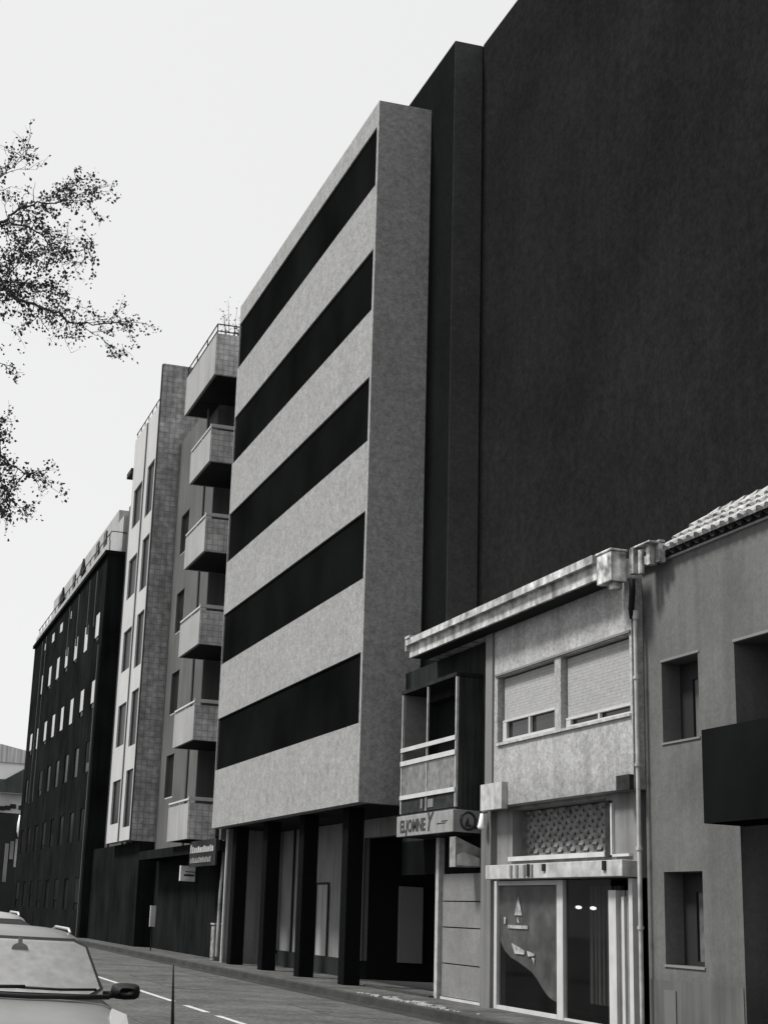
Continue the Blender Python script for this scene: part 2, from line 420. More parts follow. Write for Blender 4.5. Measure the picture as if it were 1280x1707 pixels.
# windows peeping out below the shutters
for (y0, y1, z0, z1, xm) in ((23.72, 26.05, 5.11, 5.5, (24.9,)), (21.07, 23.43, 5.08, 5.25, (22.25,))):
    fr = B('window', m_white, H, (11.98, 12.04, y0, y1, z0-.03, z0+.04), (11.98, 12.04, y0, y1, z1-.03, z1+.01),
           (11.985, 12.04, y1-.16, y1-.0, z0+.041, z1-.031), *[(11.985, 12.04, q-.03, q+.03, z0+.041, z1-.031) for q in xm])
    B('pane', m_glass, fr, (12.05, 12.06, y0, y1, z0, z1))
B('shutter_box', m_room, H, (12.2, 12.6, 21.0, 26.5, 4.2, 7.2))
B('sill', m_whitew, H, (11.86, 11.898, 21.02, 26.1, 5.015, 5.06))
# lower wall beneath the overhang (recessed), with awning window
lw = wall(12.1, 12.3, 21.2, 27.0, 2.5, 3.86, [(22.25, 25.85, 2.86, 3.8)])
lw.build('lower_wall', mat('shop_upper_wall', 0.16, blotch=.25, streak=.25, bscale=2), H)
B('overhang_soffit', m_soffit, H, (11.92, 12.3, 20.98, 26.53, 3.863, 3.869))
# pleated shop blind seen above the ledge
b = MB(); ny = 22; nz = 9
for i in range(ny):
    for k in range(nz):
        y = 22.27+(25.83-22.27)*i/ny; z = 2.9+(3.78-2.9)*k/nz; dy = (25.83-22.27)/ny; dz = (3.78-2.9)/nz
        t = .035*((i*2+k) % 3)
        b.face([(12.36+t, y+dy, z), (12.36+t, y, z), (12.40-t*.6, y, z+dz), (12.40-t*.6, y+dy, z+dz)])
b.box(12.45, 12.47, 22.0, 26.2, 2.8, 3.85); b.box(12.301, 12.45, 25.86, 25.9, 2.8, 3.85); b.box(12.301, 12.45, 22.2, 22.24, 2.8, 3.85); b.box(12.301, 12.45, 22.2, 25.9, 3.805, 3.83); b.box(12.301, 12.45, 22.2, 25.9, 2.82, 2.855)
b.build('patterned_blind', mat('blind_fabric', 0.17, blotch=.4, bscale=5, streak=.2), H, one=True)
B('blind_sill', m_white, H, (12.03, 12.098, 22.2, 25.9, 2.84, 2.92))
B('blind_post', m_white, H, (12.05, 12.098, 21.98, 22.03, 2.86, 3.7), (12.03, 12.098, 21.4, 21.94, 2.83, 2.87))
B('blind_post', m_dpanel, H, (12.05, 12.098, 22.06, 22.2, 2.84, 3.75))
# ledge over the shop
B('ledge', m_whitew, H, (11.82, 12.095, 21.25, 26.45, 2.50, 2.76), bevel=.01)
b = MB()
for y in (24.6, 24.45, 24.75, 25.05, 25.3): b.box(11.795, 11.818, y-.05, y+.03, 2.53, 2.74)
b.build('ledge_bracket', m_rtrim, H)
B('ledge_bracket', m_dmetal, H, (11.79, 11.818, 24.52, 24.6, 2.54, 2.75), (11.79, 11.818, 21.75, 21.85, 2.6, 2.75), (11.79, 11.818, 23.9, 24.0, 2.62, 2.74))
# shop front
sh = B('shop_window', m_white, H, (12.05, 12.13, 26.42, 26.55, .12, 2.48), (12.05, 12.13, 23.72, 23.95, .12, 2.48),
       (12.05, 12.13, 23.96, 26.41, .12, .22), (12.06, 12.13, 23.96, 26.41, 2.40, 2.48))
B('pane', m_shopglass, sh, (12.10, 12.106, 23.96, 26.41, .23, 2.39))
film = MB()
cur = [(26.41, 1.42), (26.2, 1.22), (25.93, 1.10), (25.6, 1.03), (25.30, .95), (25.05, .88), (24.82, .76), (24.58, .60), (24.4, .50), (24.23, .45), (24.1, .43), (23.96, .43)]
film.prism([(12.108, y, z) for y, z in cur]+[(12.108, 23.96, 2.39), (12.108, 26.41, 2.39)], (.004, 0, 0))
film.build('poster_film', m_film, sh)
dec = MB()
dec.prism([(12.086, 25.72, 1.86), (12.086, 25.4, 1.86), (12.086, 25.56, 2.2)], (.004, 0, 0))
dec.prism([(12.086, 25.60, 1.74), (12.086, 25.52, 1.72), (12.086, 25.6, 1.84)], (.004, 0, 0))
dec.box(12.086, 12.09, 25.18, 26.0, 1.62, 1.68)
dec.box(12.086, 12.09, 26.1, 26.18, 1.70, 1.82)
dec.prism([(12.086, 25.85, 1.36), (12.086, 25.3, 1.24), (12.086, 25.3, 1.17), (12.086, 25.7, 1.17)], (.004, 0, 0))
dec.prism([(12.086, 25.2, 1.24), (12.086, 24.9, 1.2), (12.086, 24.9, 1.16), (12.086, 25.15, 1.14)], (.004, 0, 0))
dec.prism([(12.086, 25.0, 1.13), (12.086, 24.9, 1.12), (12.086, 24.9, 1.0)], (.004, 0, 0))
dec.build('window_lettering', mat('window_vinyl', 0.3, blotch=.5, bscale=9), sh, one=True)
B('shop_fascia', m_dado, H, (12.1, 12.3, 21.2, 26.55, 2.481, 2.499))
door = B('shop_door', m_white, H, (12.05, 12.13, 21.88, 22.12, .12, 2.3), (12.06, 12.13, 22.13, 23.71, .12, .19))
B('pane', m_shopglass, door, (12.10, 12.106, 22.13, 23.71, .2, 2.48))
B('side_post', m_white, H, (12.05, 12.12, 21.62, 21.70, .12, 2.2), (12.02, 12.12, 21.3, 21.42, .12, 2.48))
B('side_panel', m_sect, H, (12.09, 12.2, 21.43, 21.61, .12, 2.3), (12.12, 12.2, 21.71, 21.87, .12, 2.3))
B('shop_threshold', m_dado, H, (12.04, 12.3, 21.2, 26.55, .02, .118))
# interior of the shop
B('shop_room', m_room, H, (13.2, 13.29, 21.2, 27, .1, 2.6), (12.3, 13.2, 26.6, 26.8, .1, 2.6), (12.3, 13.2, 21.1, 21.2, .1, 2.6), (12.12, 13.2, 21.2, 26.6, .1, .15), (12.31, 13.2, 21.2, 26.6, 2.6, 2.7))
c = MB()
for i in range(16):
    y = 22.5+1.1*i/16; c.tube([(12.5+.03*(i % 2), y, .45), (12.5+.03*(i % 2), y, 2.4)], .045 if i % 5 else .06, 6)
c.build('curtain', m_curtain, H, one=True)
for (y, z) in ((23.62, 2.03), (23.1, 2.02)):
    pts = [(12.25+.05*k, y, z) for k in range(3)]
    lp = MB().tube(pts, [.02, .032, .02], 10); lp.build('spot_lamp', m_glow, H)
# cafe side: upper wall, shutter door
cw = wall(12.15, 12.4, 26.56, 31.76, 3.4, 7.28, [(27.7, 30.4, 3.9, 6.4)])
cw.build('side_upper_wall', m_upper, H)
B('lintel', m_black, H, (12.15, 12.4, 27.0, 31.76, 2.66, 3.399))
B('pier', mat('pier_plaster', 0.12, blotch=.3, streak=.3), H, (11.98, 12.3, 26.56, 27.02, .15, 3.86))
gd = B('garage_door', m_sect, H, *[(12.1, 12.16, 27.04, 29.2, a+.012, c-.012) for a, c in ((.2, .86), (.86, 1.58), (1.58, 2.1), (2.1, 2.66))], one=True)
B('bottom_rail', m_white, gd, (12.07, 12.17, 27.04, 29.2, .14, .198))
B('backing', m_dado, gd, (12.161, 12.2, 27.02, 29.25, .15, 2.66))
B('door_post', m_whitew, H, (12.02, 12.2, 29.26, 29.42, .15, 3.4))
# fascia, eave slab
ev = MB()
ev.prism([(11.5, 29.88, 7.3), (11.5, 29.88, 7.62), (12.49, 29.88, 7.78), (12.49, 29.88, 7.3)], (0, -8.55, 0))
ev.build('eave', m_eave, H)
B('eave_shade_sheet', m_dado, H, (11.56, 11.895, 21.35, 29.8, 7.285, 7.299))  # added dark sheet, the eave's own shade put into its colour
B('gutter', m_eave, H, (11.40, 11.498, 21.33, 29.9, 7.56, 7.70))
B('roof_sheet', m_eave, H, (12.5, 13.24, 21.4, 30.1, 7.60, 7.78))
B('end_cap', m_whitew, H, (11.42, 11.6, 29.89, 29.95, 7.45, 7.75), (11.38, 11.52, 29.6, 29.88, 7.705, 7.76))
m_mott = mat('mottled_gutter_box', .40, blotch=.75, bscale=6, streak=.7)
b = MB(); b.box(11.44, 11.72, 20.78, 21.26, 7.16, 7.66); b.box(11.42, 11.74, 20.76, 21.28, 7.661, 7.70); b.box(11.52, 11.68, 20.84, 21.02, 7.05, 7.159)
b.build('gutter_box', m_mott, H, one=True, bevel=.012)
b = MB(); b.box(11.68, 11.83, 20.5, 20.62, 7.24, 7.66); b.tube([(11.78, 20.42, 7.22), (11.78, 20.42, 7.62)], .05, 8); b.box(11.8, 11.93, 20.2, 20.31, 7.34, 7.68); b.box(11.88, 11.99, 20.04, 20.15, 7.36, 7.72); b.box(11.7, 11.99, 20.04, 20.62, 7.66, 7.69)
b.build('corbel', m_mott, H, one=True, bevel=.008)
# downpipe on the seam
dp = MB(); dp.tube([(11.78, 20.72, 7.2), (11.80, 20.75, 7.0), (11.86, 20.9, 6.75), (11.9, 20.93, 6.6)], .05, 10); dp.build('rain_funnel', m_dmetal, H, smooth=True)
dp = MB().tube([(11.93, 20.9, 6.62), (11.93, 20.9, .2)], .034, 10)
dp.tube([(11.93, 20.9, 6.72), (11.93, 20.9, 6.58)], [.075, .055], 10)
for z in (5.6, 4.2, 2.9, 1.7): dp.tube([(11.93, 20.9, z), (11.93, 20.9, z+.05)], .05, 10)
dp.build('downpipe', m_pipe, H, one=True, smooth=False)
# glazed balcony box
X0, BY0, BY1 = 11.6, 27.42, 30.48
bal = B('glazed_balcony', m_dpanel, H, (X0, 12.149, BY0, BY1, 3.42, 3.9))
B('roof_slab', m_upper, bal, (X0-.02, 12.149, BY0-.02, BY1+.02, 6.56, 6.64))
fr = MB()
for y in (BY0+.02, BY1-.02): fr.box(X0-.01, X0+.04, y-.025, y+.025, 3.92, 6.55)
fr.box(X0-.006, X0+.03, 28.98, 29.02, 3.92, 6.55)
fr.build('frame', m_whitew, bal)
B('rail', m_white, bal, (X0-.03, X0-.007, BY0, BY1, 5.26, 5.35))
B('rail', m_white, bal, (X0-.03, X0-.007, BY0, BY1, 4.96, 5.06))
B('rail', m_white, bal, (X0-.03, X0-.007, BY0, BY1, 4.22, 4.31))
B('pane', m_frost, bal, (X0+.005, X0+.015, 29.03, BY1-.05, 4.32, 4.95), (X0+.005, X0+.015, BY0+.05, 28.97, 4.32, 4.95))
B('panel', m_dpanel, bal, (X0+.005, X0+.02, BY0+.05, BY1-.05, 3.92, 4.2))
B('side_panel', m_planks, bal, *[(X0+.05+.11*k, X0+.145+.11*k, BY0-.002, BY0+.03, 3.86, 6.55) for k in range(5)], one=True)
B('side_wall', m_sect, bal, (X0+.05, 12.149, BY1-.06, BY1-.0, 3.92, 6.55))
B('stored_box', m_rtrim, bal, (X0-.004, X0+.004, 28.6, 28.9, 3.98, 4.15), (X0-.004, X0+.004, 29.2, 29.3, 3.98, 4.18))
B('inner_wall', m_room, bal, (12.38, 12.4, BY0, BY1, 3.9, 6.5))

# sign board wrapping the balcony's foot
Sg = empty('sign_board', (X0-.05, BY0, 3.4), 'long faded shop sign wrapped round the foot of the glazed balcony', 'sign')
B('front_board', m_sign, Sg, (X0-.07, X0-.005, BY0-.05, BY1+.02, 3.42, 3.86), bevel=.01)
B('side_board', m_sign, Sg, (X0-.004, 12.12, BY0-.05, BY0-.01, 3.42, 3.86), bevel=.008)
t = text('lettering', 'ELJOMNE', .36, m_ink, Sg, (X0-.074, 30.28, 3.51), (0, -1, 0), (0, 0, 1), sx=.98)
text('lettering', 'Y', .50, m_ink, Sg, (X0-.074, 28.78, 3.5), (0, -1, 0), (0, 0, 1), sx=.9, shear=.35)
B('swash', m_ink, Sg, (X0-.076, X0-.071, 27.75, 28.2, 3.6, 3.62), (X0-.076, X0-.071, 27.65, 27.95, 3.64, 3.66))
lg = MB()
cx_, cz_ = X0+.25, 3.65
ring = [(cx_+.155*math.cos(2*math.pi*k/28), BY0-.054, cz_+.17*math.sin(2*math.pi*k/28)) for k in range(29)]
lg.tube(ring, .028, 6, cap=False)
lg.box(cx_-.06, cx_+.07, BY0-.058, BY0-.052, cz_-.12, cz_-.07); lg.prism([(cx_-.07, BY0-.058, cz_-.07), (cx_+.0, BY0-.058, cz_+.08), (cx_+.03, BY0-.058, cz_-.07)], (0, .005, 0))
lg.box(cx_+.13, cx_+.24, BY0-.058, BY0-.052, cz_-.15, cz_-.1)
lg.build('round_logo', m_ink, Sg, one=True)
# hanging weathered box below the sign
Hb = empty('hanging_box', (11.9, 27.4, 2.72), 'weathered pale box hanging under the near end of the shop sign', 'box')
b = MB(); b.prism([(11.59, 27.36, 2.74), (12.13, 27.36, 2.76), (12.13, 27.36, 3.12), (11.59, 27.36, 3.33)], (0, .3, 0))
b.build('casing', mat('weathered_sheet', .22, blotch=.5, bscale=4), Hb)
b = MB(); b.prism([(11.62, 27.352, 2.77), (12.1, 27.352, 2.78), (12.1, 27.352, 2.93), (11.95, 27.352, 2.98), (11.75, 27.352, 3.03), (11.62, 27.352, 2.98)], (0, .006, 0))
b.build('pale_plate', mat('pale_sheet', .42, blotch=.3, bscale=5), Hb)
Lm = empty('wall_lamp', (12.0, 26.9, 3.5), 'small white bell-shaped lamp between the shop sign and the plaster wall', 'lamp')
MB().tube([(11.86, 26.72, 3.46), (11.86, 26.72, 3.5), (11.86, 26.72, 3.6), (11.86, 26.72, 3.76)], [.07, .085, .06, .03], 12).build('shade', mat('lamp_white', .8), Lm, smooth=True)
MB().tube([(11.86, 26.72, 3.76), (11.98, 26.72, 3.8)], .012, 6).build('bracket', m_dmetal, Lm)

# ================================================================== right-hand grey house
R_ = empty('corner_house', (12.1, 16, 0), 'grey rendered house with clay tile eave, small deep windows and a black balcony', 'house')
XR = 12.1; YR1 = 20.97
w = wall(XR, XR+.62, 9, YR1, 0, 7.46, [(19.38, 20.42, 4.54, 5.80), (19.42, 20.48, 1.21, 2.57), (13.5, 18.43, .15, 5.80)])
w.build('wall', m_rhouse, R_)
for (z0, z1, y0, y1) in ((4.54, 5.80, 19.38, 20.42), (1.21, 2.57, 19.42, 20.48)):
    wi = B('window', m_rub, R_, (XR+.32, XR+.38, y0, y0+.06, z0, z1), (XR+.32, XR+.38, y1-.36, y1, z0, z1), (XR+.32, XR+.38, y0+.06, y1-.36, z0, z0+.07), (XR+.32, XR+.38, y0+.06, y1-.36, z1-.28, z1))
    B('pane', m_film if z0 > 3 else mat('blind_pane', .10, blotch=.5, bscale=3), wi, (XR+.36, XR+.37, y0+.06, y1-.36, z0+.07, z1-.28))
    B('sill', m_rtrim, R_, (XR-.02, XR+.3, y0-.02, y1+.02, z0-.035, z0-.004))
B('window_head', m_rtrim, R_, (XR-.012, XR-.003, 19.34, 20.44, 5.81, 5.85), (XR-.012, XR-.003, 13.6, 18.45, 5.81, 5.85))
B('plinth', mat('plinth_render', 0.09, blotch=.3, streak=.3), R_, (XR-.012, XR-.002, 18.47, YR1-.02, 0, .98))
B('meter_hatch', mat('hatch_paint', .115, blotch=.2), R_, (XR-.03, XR-.013, 20.18, 20.5, .1, .84))
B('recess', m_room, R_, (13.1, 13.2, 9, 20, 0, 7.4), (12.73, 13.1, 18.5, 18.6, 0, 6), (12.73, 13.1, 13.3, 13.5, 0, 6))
bb = B('balcony', m_black, R_, (11.45, XR-.013, 12.5, 18.3, 3.16, 3.30), (11.45, 11.55, 12.5, 18.3, 3.30, 4.46), (11.55, XR-.013, 18.2, 18.3, 3.30, 4.46))
B('hand_rail', m_white, R_, (12.3, 12.36, 14, 17.55, 4.14, 4.20), bevel=.01)
B('door_frame', m_dado, R_, (12.6, 12.66, 17.5, 17.56, .2, 3.1))
B('verge_board', mat('verge_render', .3, blotch=.2), R_, (12.0, XR+.6, 20.2, YR1, 7.465, 7.60), (12.06, XR-.001, 9, 20.19, 7.43, 7.50))
# barrel tile roof
rf = MB(); rp = MB(); ye = 20.15; x_a, z_a, x_b, z_b = 11.98, 7.52, 12.92, 8.24
import math as _m
L_ = _m.hypot(x_b-x_a, z_b-z_a); ux, uz = (x_b-x_a)/L_, (z_b-z_a)/L_; nx, nz = -uz, ux
y = ye
random.seed(5)
while y > 9:
    rr = .085
    for c in range(3):
        s0, s1 = L_*c/3-.03, L_*(c+1)/3+.03
        j = random.uniform(-.012, .012)
        for (yo, up_, ra, rb) in ((y, 1, rr*1.0, rr*.8), (y-.11, -1, rr*.8, rr*.95)):
            pr_ = []
            for (sv, rad, lift) in ((s0, ra, .03), (s1, rb, .0)):
                row = []
                for k in range(7):
                    t = _m.pi*k/6
                    yy = yo+j+rad*_m.cos(t); hh = up_*rad*1.05*_m.sin(t)+(lift if up_ > 0 else lift-.01)
                    row.append((x_a+ux*sv+nx*hh, yy, z_a+uz*sv+nz*hh))
                pr_.append(row)
            for k in range(6): (rf if up_ > 0 else rp).face([pr_[0][k], pr_[0][k+1], pr_[1][k+1], pr_[1][k]])
            if up_ > 0: rf.face(pr_[0])
    y -= .225+random.uniform(-.008, .008)
rf.build('tile_roof', m_tile, R_, one=True); rp.build('channel_tiles', mat('shaded_channel_tile', .05, blotch=.6, bscale=6), R_, one=True)  # dirt and gap shade both put into the channel tiles' dark colour
rs = MB(); rs.prism([(x_a+.04, 9, z_a-.03), (x_b+.02, 9, z_b-.05), (x_b+.3, 9, z_b-.1), (x_b+.3, 9, 7.45), (x_a+.1, 9, 7.45)], (0, 11.25, 0))
rs.build('roof_deck', m_dado, R_)
rg = MB(); y = 20.2
while y > 9:
    rg.tube([(x_b, y, z_b+.0), (x_b, y-.36, z_b+.02)], [.075, .095], 8); y -= .34
rg.build('ridge_tiles', m_tile, R_, one=True)

# ================================================================== balconied tiled block
Bk = empty('balcony_block', (12.1, 54, 0), 'tiled apartment block with a stack of projecting parapet balconies', 'building')
XO, XW = 11.1, 12.1
zb = [4.04+3.4*i for i in range(6)]   # undersides of the balconies
wh = []
for i in range(6): wh.append((57.05, 58.6, zb[i]+2.3-3.4*0+ -.35, zb[i]+2.3+1.75-.35+.0))
wh = [h for h in wh if h[3] < 21.2]
w = wall(XW, XW+.3, 52.9, 59.9, 3.9, 21.6, wh)
w.build('wall', m_bwall, Bk)
for h in wh:
    f = B('window', m_white, Bk, (XW+.02, XW+.10, h[0], h[0]+.12, h[2], h[3]), (XW+.02, XW+.10, h[0]+.12, h[1], h[2], h[2]+.05))
    B('pane', m_pane, f, (XW+.11, XW+.12, h[0]+.12, h[1], h[2]+.05, h[3]))
for i in range(6):
    z = zb[i]; top = z+1.62 if i == 5 else z+1.22
    yE = 54.6 if i == 5 else 52.8
    yN = 46.2
    bl = MB(); bl.box(XO+.1, XW-.004, yN+.12, yE-.1, z, z+.16)
    # parapets as walls round the slab (front clad in render, ends in tiles)
    f = B('balcony', m_dado, Bk, (XO+.1, 13.69, 49.62, 52.7, z+.001, z+.16), *([(XO+.1, 12.09, 52.75, yE-.1, z+.001, z+.16)] if i == 5 else []))
    B('front_parapet', m_bside, f, (XO, XO+.1, 49.5, yE, z, top))
    B('end_parapet', m_btile, f, (XO+.003, XW-.004, 49.497, 49.6, z-.003, top), (XO+.1, XW-.004, yE-.1, yE, z, top))
    rl = MB()
    if i < 5:
        rl.box(XO-.01, XW-.004, 49.5, 49.58, top+.1, top+.22); rl.box(XO-.01, XO+.07, 49.581, yE, top+.1, top+.16)
        for yy in (49.55, 51.0, 52.7): rl.box(XO+.01, XO+.05, yy-.02, yy+.02, top, top+.1)
    else:
        for q in (.12, .4):
            rl.tube([(XW-.05, 49.55, top+q), (XO+.04, 49.55, top+q), (XO+.04, yE, top+q)], .025, 6)
        for yy in (49.55, 51.2, 52.9, 54.5): rl.tube([(XO+.04, yy, top), (XO+.04, yy, top+.4)], .02, 6)
        rl.tube([(XW-.3, 49.55, top), (XW-.3, 49.55, top+.4)], .02, 6)
    rl.build('rail', m_white if i < 5 else m_dado, f)
    d = B('balcony_door', m_pane, Bk, (13.66, 13.697, 50.6, 51.9, z+.17, z+2.4))
    B('door_frame', m_cgrey, d, (13.63, 13.659, 50.5, 50.6, z+.17, z+2.45), (13.63, 13.659, 51.9, 52.0, z+.17, z+2.45))
B('recess_wall', m_bwall, Bk, (13.7, 13.9, 45.9, 52.9, 3.9, 21.2))
B('return_wall', m_bwall, Bk, (XW+.301, 13.9, 52.9, 53.1, 3.9, 21.6))
dp = MB(); dp.tube([(XW-.35, 53.0, 20.9), (XW-.35, 53.0, 3.9)], .05, 8); dp.build('downpipe', m_cgrey, Bk)
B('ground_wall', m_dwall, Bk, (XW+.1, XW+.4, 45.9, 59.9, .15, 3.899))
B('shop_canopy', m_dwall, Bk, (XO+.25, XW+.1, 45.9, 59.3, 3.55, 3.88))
B('near_wall', m_bwall, Bk, (XO+.3, 13.69, 45.9, 46.1, 3.9, 21.2))
b = MB(); b.box(14, 18, 45.9, 46.1, 3.9, 21.6); b.box(XW+.3, 18, 59.7, 59.9, 3.9, 21.6); b.box(XW+.3, 18, 46.1, 59.7, 21.61, 21.8)
b.build('rear_wall', m_bwall, Bk)
ant = MB()
for (x, y, h) in ((12.7, 51.5, 1.8), (12.4, 55.2, 1.9)):
    ant.tube([(x, y, 21.8), (x, y, 22.6+h)], .02, 5)
    for k in range(5): ant.tube([(x-.35+.03*k, y, 22.4+h-.16*k), (x+.35-.03*k, y, 22.4+h-.16*k)], .008, 4)
ant.build('roof_aerial', m_bside, Bk, one=True)
# roof terrace shrubs, pale against the sky
Rs = empty('roof_shrub', (12.0, 50.8, 21.8), 'thin wispy shrub on the roof terrace of the balcony block', 'plant')
random.seed(12)
st = MB(); lf = MB()
for k in range(16):
    a = random.uniform(0, 6.28); r_ = random.uniform(.1, .5); h = random.uniform(1.4, 2.6)
    p0 = Vector((12.0, 50.8, 21.8)); p1 = p0+Vector((r_*math.cos(a), r_*math.sin(a)*2, h)); st.tube([p0, (p0+p1)/2+Vector((0, 0, .1)), p1], [.015, .01, .005], 4)
    for j in range(16):
        q = p0.lerp(p1, random.uniform(.4, 1.05))+Vector([random.gauss(0, .1) for _ in range(3)])
        u = Vector([random.gauss(0, 1) for _ in range(3)]).normalized()*.05; v_ = u.cross(Vector([random.gauss(0, 1) for _ in range(3)])).normalized()*.03
        lf.face([q-u, q+v_, q+u, q-v_])
st.build('stems', m_bark, Rs, one=True); lf.build('foliage', mat('pale_leaves', .3, rough=.7), Rs)

# ================================================================== tiled pier block
C_ = empty('tiled_pier_block', (11.1, 63, 0), 'apartment block with a broad grid-tiled end pier and white front with dark windows', 'building')
YC = 60.2
B('tiled_end_wall', m_ptile, C_, (11.1, 18, YC-.25, YC, 4.35, 25.3))
B('edge_trim', m_dmetal, C_, (11.06, 11.099, YC-.25, YC-.06, 4.35, 25.28))
cwh = []
for i in range(6):
    z = 5.5+3.42*i
    if z < 22: cwh.append((60.5, 62.1, z-.55, z+1.85)); cwh.append((63.3, 65.3, z-.3, z+1.6))
w = wall(11.1, 11.4, YC+.001, 66.0, 4.4, 23.5, cwh); w.build('front_wall', m_cwhite, C_)
for h in cwh:
    f = B('window', m_cgrey, C_, (11.16, 11.22, h[0], h[0]+.08, h[2], h[3]), (11.16, 11.22, h[1]-.08, h[1], h[2], h[3]))
    B('pane', m_pane, f, (11.2, 11.21, h[0]+.08, h[1]-.08, h[2], h[3]))
B('roof_rail', m_dado, C_, (11.12, 11.15, YC, 65.9, 23.78, 23.82), *[(11.12, 11.15, YC+.9*k, YC+.9*k+.03, 23.51, 23.78) for k in range(7)])
B('window_strip', m_cgrey, C_, (11.06, 11.098, 62.75, 62.95, 4.4, 23.4))
w = wall(12.0, 12.3, 66.01, 71.8, 4.4, 21.8, [])
w.build('set_back_front', m_cgrey, C_)
for i in range(6):
    z = 5.2+3.42*i
    B('sky_reflection_panel', m_skypanel, C_, (11.72, 11.999, 67.6, 69.4, z, z+1.75))  # pale panels painted as sky-reflecting windows
B('fins', m_cgrey, C_, (11.9, 11.999, 66.6, 66.75, 4.4, 22.4), (11.9, 11.999, 70.4, 70.5, 4.4, 22.2))
B('roof_slab', m_cgrey, C_, (11.4, 18, YC, 66.0, 23.2, 23.4), (12.3, 18, 66.0, 71.8, 21.5, 21.7))
B('canopy', m_dmetal, C_, (11.0, 11.68, 66.02, 67.2, 21.9, 22.15))
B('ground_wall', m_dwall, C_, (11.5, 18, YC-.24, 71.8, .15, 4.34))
B('roof_pots', m_cgrey, C_, (11.8, 11.95, 69.0, 69.3, 21.81, 22.5), (11.85, 11.95, 70.2, 70.4, 21.81, 22.8))

# ================================================================== long dark office block
D_ = empty('dark_office_block', (11.1, 87, 0), 'long dark clad block with rows of small bright windows and pale penthouse', 'building')
YD0, YD1, ZD = 71.87, 102.5, 19.2
B('body', m_dwall, D_, (11.35, 18, YD0, YD1, .15, ZD))
B('cornice', m_dwall, D_, (10.95, 18, YD0-.05, YD1+.05, ZD+.001, ZD+.22))
rows = [(14.95, 1.5, [73.1+3.73*k for k in range(7)]), (11.4, 1.5, [72.8+3.78*k for k in range(8)]),
        (18.0, .6, [84.2+3.73*k for k in range(4)])]
dh = [(y, y+1.25, z, z+h) for z, h, ys in rows for y in ys]
for fl in range(3):
    for k in range(8): dh.append((73+3.76*k, 74.5+3.76*k, 1.4+3.4*fl, 3.0+3.4*fl))
wall(11.1, 11.349, YD0, YD1, .15, ZD, dh).build('front_wall', m_dwall, D_)
random.seed(9)
m_dull = [mat('dull_panel', v, blotch=.3, spec=0) for v in (.012, .02, .035)]
for q, (ya, yb, za, zb_) in enumerate(dh):
    f = B('window', m_dwall, D_, (11.13, 11.18, ya, ya+.06, za, zb_), (11.13, 11.18, yb-.06, yb, za, zb_), (11.13, 11.18, ya+.06, yb-.06, za, za+.05))
    B('pane', m_pane, f, (11.16, 11.17, ya+.06, yb-.06, za+.05, zb_))
    if za > 11: B('pane_panel', m_skypanel, f, (11.115, 11.128, ya+random.uniform(.02, .2), yb-.05, zb_-(zb_-za)*random.uniform(.75, .97), zb_-.03))  # bright panels painted as sky reflected in the upper windows
    elif random.random() < .4: B('pane_panel', m_dull[int(random.random()*3)], f, (11.115, 11.128, ya+.08, yb-random.uniform(.05, .7), za+random.uniform(.1, .8), zb_-.03))
b = MB()
for y in (74.6, 77.0, 80.9, 84.6, 95.3, 97.4): b.box(11.03, 11.099, y, y+.14, 15.9 if y < 90 else 8.0, 18.9)
b.build('pilaster', m_cgrey, D_)
B('downpipe', m_cgrey, D_, (10.98, 11.03, 72.05, 72.2, .2, 14.5))
ph = MB(); ph.box(12.0, 18, 75.0, 101.0, ZD+.222, 22.5); ph.box(11.8, 18, 72.0, 75.0, ZD+.222, 21.4)
ph.build('penthouse', m_pent, D_)
fl = MB(); y = 72.5
while y < 101.5:
    fl.box(11.2, 11.24, y, y+.04, ZD+.222, ZD+1.25); y += 1.6
fl.box(11.2, 11.24, 72, 102, ZD+1.251, ZD+1.29); fl.box(11.2, 18, 71.95, 71.99, ZD+1.251, ZD+1.29)
fl.build('terrace_rail', m_cgrey, D_)
B('terrace_parapet', m_pent, D_, (11.12, 11.19, 71.9, 102.4, ZD+.222, ZD+.75))
b = MB()
for y in (78.5, 81.2, 90.4, 97.0): b.box(11.93, 11.998, y, y+.9, ZD+1.3, ZD+3.0)
b.build('penthouse_windows', m_pane, D_)
b = MB()
for y in (83.0, 91.5): b.tube([(11.4, y, ZD+.222), (11.4, y, ZD+2.1)], .07, 6); b.tube([(11.4, y, ZD+1.3), (11.4, y, ZD+2.3)], [.22, .05], 7)
b.build('terrace_conifer_pots', m_fard, D_)

# ================================================================== far houses at the end of the street
F1 = empty('far_house', (11, 125, 0), 'far pale house with white gabled roof and board fascia beyond the dark block', 'house')
B('wall', m_far, F1, (2, 15, 125, 140, 0, 10.6))
B('white_roof_band', m_farw, F1, (2, 15.2, 124.6, 141, 11.7, 13.1))
b = MB(); b.prism([(9.5, 124.4, 13.11), (15.2, 124.4, 13.11), (15.2, 124.4, 13.9), (11.4, 124.4, 14.6), (9.5, 124.4, 14.7)], (0, 14, 0)); b.build('board_gable', m_farb, F1)
b = MB(); b.prism([(11.2, 124.3, 10.61), (15.2, 124.3, 10.61), (15.2, 124.3, 12.9), (13.6, 124.3, 12.75), (11.2, 124.3, 11.2)], (0, .28, 0)); b.build('dark_gable', m_cgrey, F1)  # gable face in dark grey
random.seed(4)
for k in range(6):
    x = 10.9+random.random()*3.2; z = 9.0+random.random()*1.3
    B('window', m_fard, F1, (x, x+.5, 124.9, 124.995, z, z+.35))
F2 = empty('dark_shopfront', (11, 118, 0), 'low dark shop building with one white oval sign closing the street', 'building')
B('wall', m_fard, F2, (-30, 15, 119, 124, 0, 8.6))
